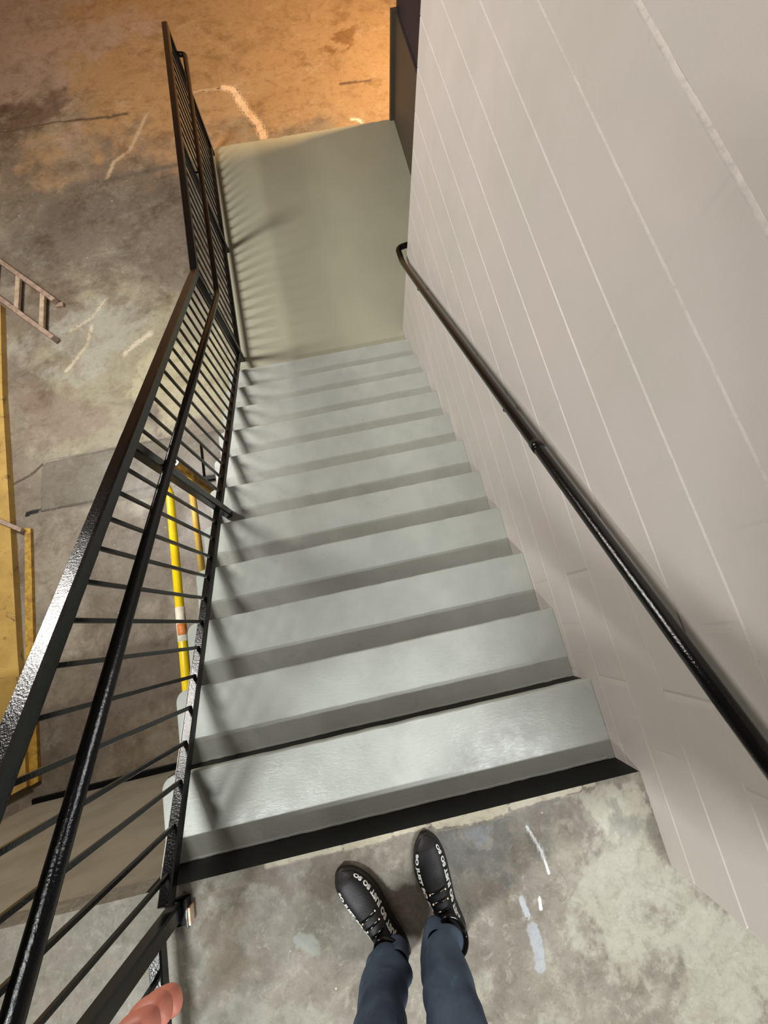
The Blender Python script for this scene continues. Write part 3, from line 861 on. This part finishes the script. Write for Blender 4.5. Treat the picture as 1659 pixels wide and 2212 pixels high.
# face: nose, brow, lips, eyes, ears as part of the same surface
def blob(bm, c, r, seg=10):
    mat = Matrix.Translation(c) @ Matrix.Diagonal((r[0], r[1], r[2], 1))
    bmesh.ops.create_uvsphere(bm, u_segments=seg, v_segments=seg, radius=1, matrix=mat)
blob(bmb, (0.835, -0.13, 1.635), (0.014, 0.022, 0.026))
blob(bmb, (0.835, -0.142, 1.592), (0.024, 0.012, 0.010))
blob(bmb, (0.808, -0.148, 1.655), (0.013, 0.012, 0.009)); blob(bmb, (0.862, -0.148, 1.655), (0.013, 0.012, 0.009))
blob(bmb, (0.754, -0.235, 1.64), (0.012, 0.02, 0.032)); blob(bmb, (0.916, -0.235, 1.64), (0.012, 0.02, 0.032))
bmb.to_mesh(body.data); bmb.free()
body.data.polygons.foreach_set('use_smooth', [True] * len(body.data.polygons))
PP(body)

J2 = {k: (J[k][0], tuple(v + 0.014 for v in (J[k][1] if isinstance(J[k][1], tuple) else (J[k][1],) * 2))) for k in ('waist', 'chest', 'shL', 'elL', 'shR', 'elR')}
J2['hem'] = ((0.835, -0.30, 0.97), (0.155, 0.12)); J2['neck'] = ((0.835, -0.30, 1.42), (0.085, 0.075))
for s_, a, b in (('L', 'elL', 'wrL'), ('R', 'elR', 'wrR')):
    p = Vector(J[a][0]).lerp(Vector(J[b][0]), 0.8); J2['cuff' + s_] = (tuple(p), (0.038, 0.038))
jk = skin_mesh('jacket', J2, [('hem', 'waist'), ('waist', 'chest'), ('chest', 'neck'), ('chest', 'shL'), ('shL', 'elL'), ('elL', 'cuffL'), ('chest', 'shR'), ('shR', 'elR'), ('elR', 'cuffR')], 'hem', M['jacket'])
PP(jk)
bm = bmesh.new(); blob(bm, (0.835, -0.252, 1.675), (0.088, 0.103, 0.085), 20)
for v in list(bm.verts):
    if v.co.y > -0.19 and v.co.z < 1.70: bm.verts.remove(v)
    elif v.co.z < 1.62: v.co.z = 1.62
PP(from_bm('hair', bm, M['hair'], smooth=True))

def jean_leg(bm, pts, seed, hemfold):
    """pts: list of (centre, rx, ry); loft with folds near the hem."""
    rnd = random.Random(seed)
    rings = []
    n = 40; steps = 90
    ph = [rnd.uniform(0, 6.28) for _ in range(8)]
    for i in range(steps + 1):
        t = i / steps
        f = t * (len(pts) - 1); k = min(int(f), len(pts) - 2); u = f - k
        (c0, a0, b0), (c1, a1, b1) = pts[k], pts[k + 1]
        us = u
        c = Vector(c0).lerp(Vector(c1), us); a = a0 + (a1 - a0) * us; b = b0 + (b1 - b0) * us
        z = c.z
        low = math.exp(-max(0, z - 0.07) / 0.16)
        ring = []
        for j in range(n):
            th = 2 * math.pi * j / n
            w = 0.0075 * low * hemfold * math.sin(z * 95 + 2.2 * math.sin(th + ph[0]) + ph[1]) * (0.5 + 0.5 * math.sin(th * 1.0 + ph[2] + z * 20))
            w += 0.006 * low * math.sin(z * 55 - 3.0 * th + ph[3])
            w += 0.0028 * math.sin(2 * th + z * 26 + ph[4]) + 0.0018 * math.sin(3 * th - z * 33 + ph[5])
            ring.append(bm.verts.new(c + Vector(((a + w) * math.cos(th), (b + w) * math.sin(th), 0.004 * low * math.sin(2 * th + ph[6])))))
        rings.append(ring)
    for r0, r1 in zip(rings, rings[1:]):
        for j in range(n):
            bm.faces.new((r0[j], r0[(j + 1) % n], r1[(j + 1) % n], r1[j]))
    # turned-in hem with thickness
    c = Vector(pts[0][0])
    inner = [bm.verts.new(c + (v.co - c) * 0.93 + Vector((0, 0, 0.002))) for v in rings[0]]
    inner2 = [bm.verts.new(v.co + Vector((0, 0, 0.05))) for v in inner]
    for j in range(n):
        k = (j + 1) % n
        bm.faces.new((rings[0][k], rings[0][j], inner[j], inner[k]))
        bm.faces.new((inner[k], inner[j], inner2[j], inner2[k]))
    return rings[-1]
bm = bmesh.new()
jean_leg(bm, [((0.742, -0.285, 0.07), 0.060, 0.062), ((0.725, -0.288, 0.17), 0.060, 0.066), ((0.712, -0.288, 0.30), 0.067, 0.072), ((0.712, -0.28, 0.48), 0.074, 0.078), ((0.73, -0.285, 0.68), 0.085, 0.092), ((0.755, -0.295, 0.88), 0.098, 0.115)], 5, 1.3)
jean_leg(bm, [((0.900, -0.262, 0.085), 0.053, 0.060), ((0.896, -0.268, 0.17), 0.060, 0.067), ((0.900, -0.285, 0.30), 0.072, 0.072), ((0.91, -0.295, 0.48), 0.076, 0.078), ((0.918, -0.29, 0.68), 0.085, 0.092), ((0.915, -0.295, 0.88), 0.098, 0.115)], 11, 1.0)
# seat and waist
rr = []
for z, a, b in ((0.80, 0.15, 0.10), (0.86, 0.178, 0.122), (0.93, 0.182, 0.128), (1.0, 0.168, 0.12), (1.04, 0.16, 0.115)):
    rr.append([bm.verts.new((0.835 + a * math.cos(2 * math.pi * j / 40), -0.297 + b * math.sin(2 * math.pi * j / 40), z)) for j in range(40)])
for r0, r1 in zip(rr, rr[1:]):
    for j in range(40): bm.faces.new((r0[j], r0[(j + 1) % 40], r1[(j + 1) % 40], r1[j]))
PP(from_bm('jeans', bm, M['denim'], smooth=True))

# shoes
LS = 0.298
def interp(tab, s):
    for (a, x), (b, y) in zip(tab, tab[1:]):
        if s <= b: 
            u = (s - a) / (b - a); u = u * u * (3 - 2 * u) if False else u
            return x + (y - x) * u
    return tab[-1][1]
def smooth_tab(tab):
    def f(s): return sum(interp(tab, min(1, max(0, s + d))) for d in (-0.03, -0.015, 0, 0.015, 0.03)) / 5
    return f
wid = smooth_tab([(0, 0.018), (0.04, 0.028), (0.12, 0.035), (0.35, 0.036), (0.55, 0.046), (0.68, 0.050), (0.8, 0.048), (0.9, 0.038), (0.96, 0.026), (1.0, 0.006)])
hgt = smooth_tab([(0, 0.05), (0.04, 0.075), (0.2, 0.088), (0.36, 0.088), (0.5, 0.074), (0.65, 0.056), (0.8, 0.045), (0.92, 0.038), (1.0, 0.022)])
def cen(s, side): return side * (0.010 * math.sin(math.pi * min(1, max(0, (s - 0.15) / 0.85))) - 0.004)
def shoe_pt(s, th, side, off=0.0):
    w, h = wid(s) + off, hgt(s) - 0.018 + off
    cx = math.cos(th); sx = math.sin(th)
    x = math.copysign(abs(cx) ** 0.85, cx) * w
    z = 0.018 + (abs(sx) ** 0.8) * h
    return Vector((cen(s, side) + x, s * LS, z))
def text_mesh(txt, size):
    cu = bpy.data.curves.new('lettering_curve', 'FONT')
    cu.body = txt; cu.size = size; cu.offset = 0.0011; cu.space_character = 1.08
    o = bpy.data.objects.new('tmp_text', cu); col.objects.link(o)
    dg = bpy.context.evaluated_depsgraph_get()
    me = bpy.data.meshes.new_from_object(o.evaluated_get(dg))
    bpy.data.objects.remove(o); bpy.data.curves.remove(cu)
    return me
def make_shoe(loc, rz, side):
    sh = empty('shoe', (0, 0, 0)); sh.parent = person
    sh.location = (loc[0] - 0.83, loc[1] + 0.27, loc[2]); sh.rotation_euler = (0, 0, rz)
    # upper
    bm = bmesh.new(); rings = []
    ns, nt = 60, 28
    for i in range(ns + 1):
        s = i / ns
        rings.append([bm.verts.new(shoe_pt(s, math.pi * j / nt, side)) for j in range(nt + 1)])
    for a, b in zip(rings, rings[1:]):
        for j in range(nt): bm.faces.new((a[j], a[j + 1], b[j + 1], b[j]))
    bm.faces.new(rings[0]); bm.faces.new(rings[-1][::-1])
    from_bm('upper', bm, M['shoe'], sh, True)
    # sole
    bm = bmesh.new()
    def ring(z, o_): 
        pts = []
        for i in range(41):
            s = i / 40; pts.append((cen(s, side) + wid(s) + o_, s * (LS + 0.008) - 0.004, z))
        for i in range(41):
            s = 1 - i / 40; pts.append((cen(s, side) - wid(s) - o_, s * (LS + 0.008) - 0.004, z))
        return [bm.verts.new(p) for p in pts]
    rs = [ring(0.0, 0.001), ring(0.004, 0.004), ring(0.017, 0.004), ring(0.022, 0.001)]
    for a, b in zip(rs, rs[1:]):
        for j in range(82): bm.faces.new((a[j], a[(j + 1) % 82], b[(j + 1) % 82], b[j]))
    bm.faces.new(rs[0][::-1]); bm.faces.new(rs[-1])
    from_bm('sole', bm, M['sole'], sh, True)
    # toe cap
    bm = bmesh.new(); rings = []
    for i in range(13):
        s = 0.905 + 0.095 * i / 12
        rings.append([bm.verts.new(shoe_pt(s, math.pi * j / nt, side, 0.0015)) for j in range(nt + 1)])
    for a, b in zip(rings, rings[1:]):
        for j in range(nt): bm.faces.new((a[j], a[j + 1], b[j + 1], b[j]))
    bm.faces.new(rings[-1][::-1])
    o = from_bm('toe_cap', bm, M['sole'], sh, True); o['label'] = 'dark grey rubber toe cap'
    # padded collar
    bm = bmesh.new()
    pts = [(cen(0.2, side) + 0.034 * math.cos(a), 0.062 + 0.055 * math.sin(a), 0.088 + 0.008 * math.sin(a)) for a in [2 * math.pi * k / 24 for k in range(25)]]
    add_bar(bm, pts, 0.014, 0.014, round_n=8)
    from_bm('collar', bm, M['shoe_gloss'], sh, True)
    # glossy lace straps over the tongue
    for q, s in enumerate((0.56, 0.49, 0.42)):
        bm = bmesh.new(); rings = []
        for i in range(4):
            ss = s - 0.011 + 0.022 * i / 3
            off = 0.003 if i in (1, 2) else 0.0008
            rings.append([bm.verts.new(shoe_pt(ss + 0.012 * (j / 12 - 0.5) * side, math.pi * (0.33 + 0.34 * j / 12), side, off + 0.0008)) for j in range(13)])
        for a, b in zip(rings, rings[1:]):
            for j in range(12): bm.faces.new((a[j], a[j + 1], b[j + 1], b[j]))
        from_bm('lace', bm, M['shoe_gloss'], sh, True)
        for th in (0.36, 0.64):
            bm = bmesh.new(); c = shoe_pt(s, math.pi * th, side, 0.005)
            blob(bm, c, (0.0028, 0.0028, 0.0018), 8)
            from_bm('eyelet', bm, M['reflector'] if q < 2 else M['shoe_gloss'], sh, True)
    # printed words along both sides
    for right in (True, False):
        me = text_mesh('JUST SO JUST SO SO' if right else 'SO JUST SO SO', 0.0195)
        xs_ = [v.co.x for v in me.vertices]; Ltx = max(xs_)
        bm = bmesh.new(); bm.from_mesh(me)
        bmesh.ops.triangulate(bm, faces=bm.faces)
        bmesh.ops.subdivide_edges(bm, edges=[e for e in bm.edges if e.calc_length() > 0.003], cuts=1)
        for v in bm.verts:
            u, h_ = v.co.x, v.co.y
            th = 0.44 + h_ / 0.040
            if right: s = 0.90 - (Ltx - u) / LS
            else: s = 0.88 - u / LS; 
            th = th if right else math.pi - th
            v.co = shoe_pt(s, th, side, 0.0012)
        o = from_bm('lettering', bm, M['letter'], sh); o['label'] = 'white JUST SO print'
        bpy.data.meshes.remove(me)
    return sh
make_shoe((0.945, -0.318, 0), math.radians(7), -1)
make_shoe((0.783, -0.318, 0), math.radians(31), 1)
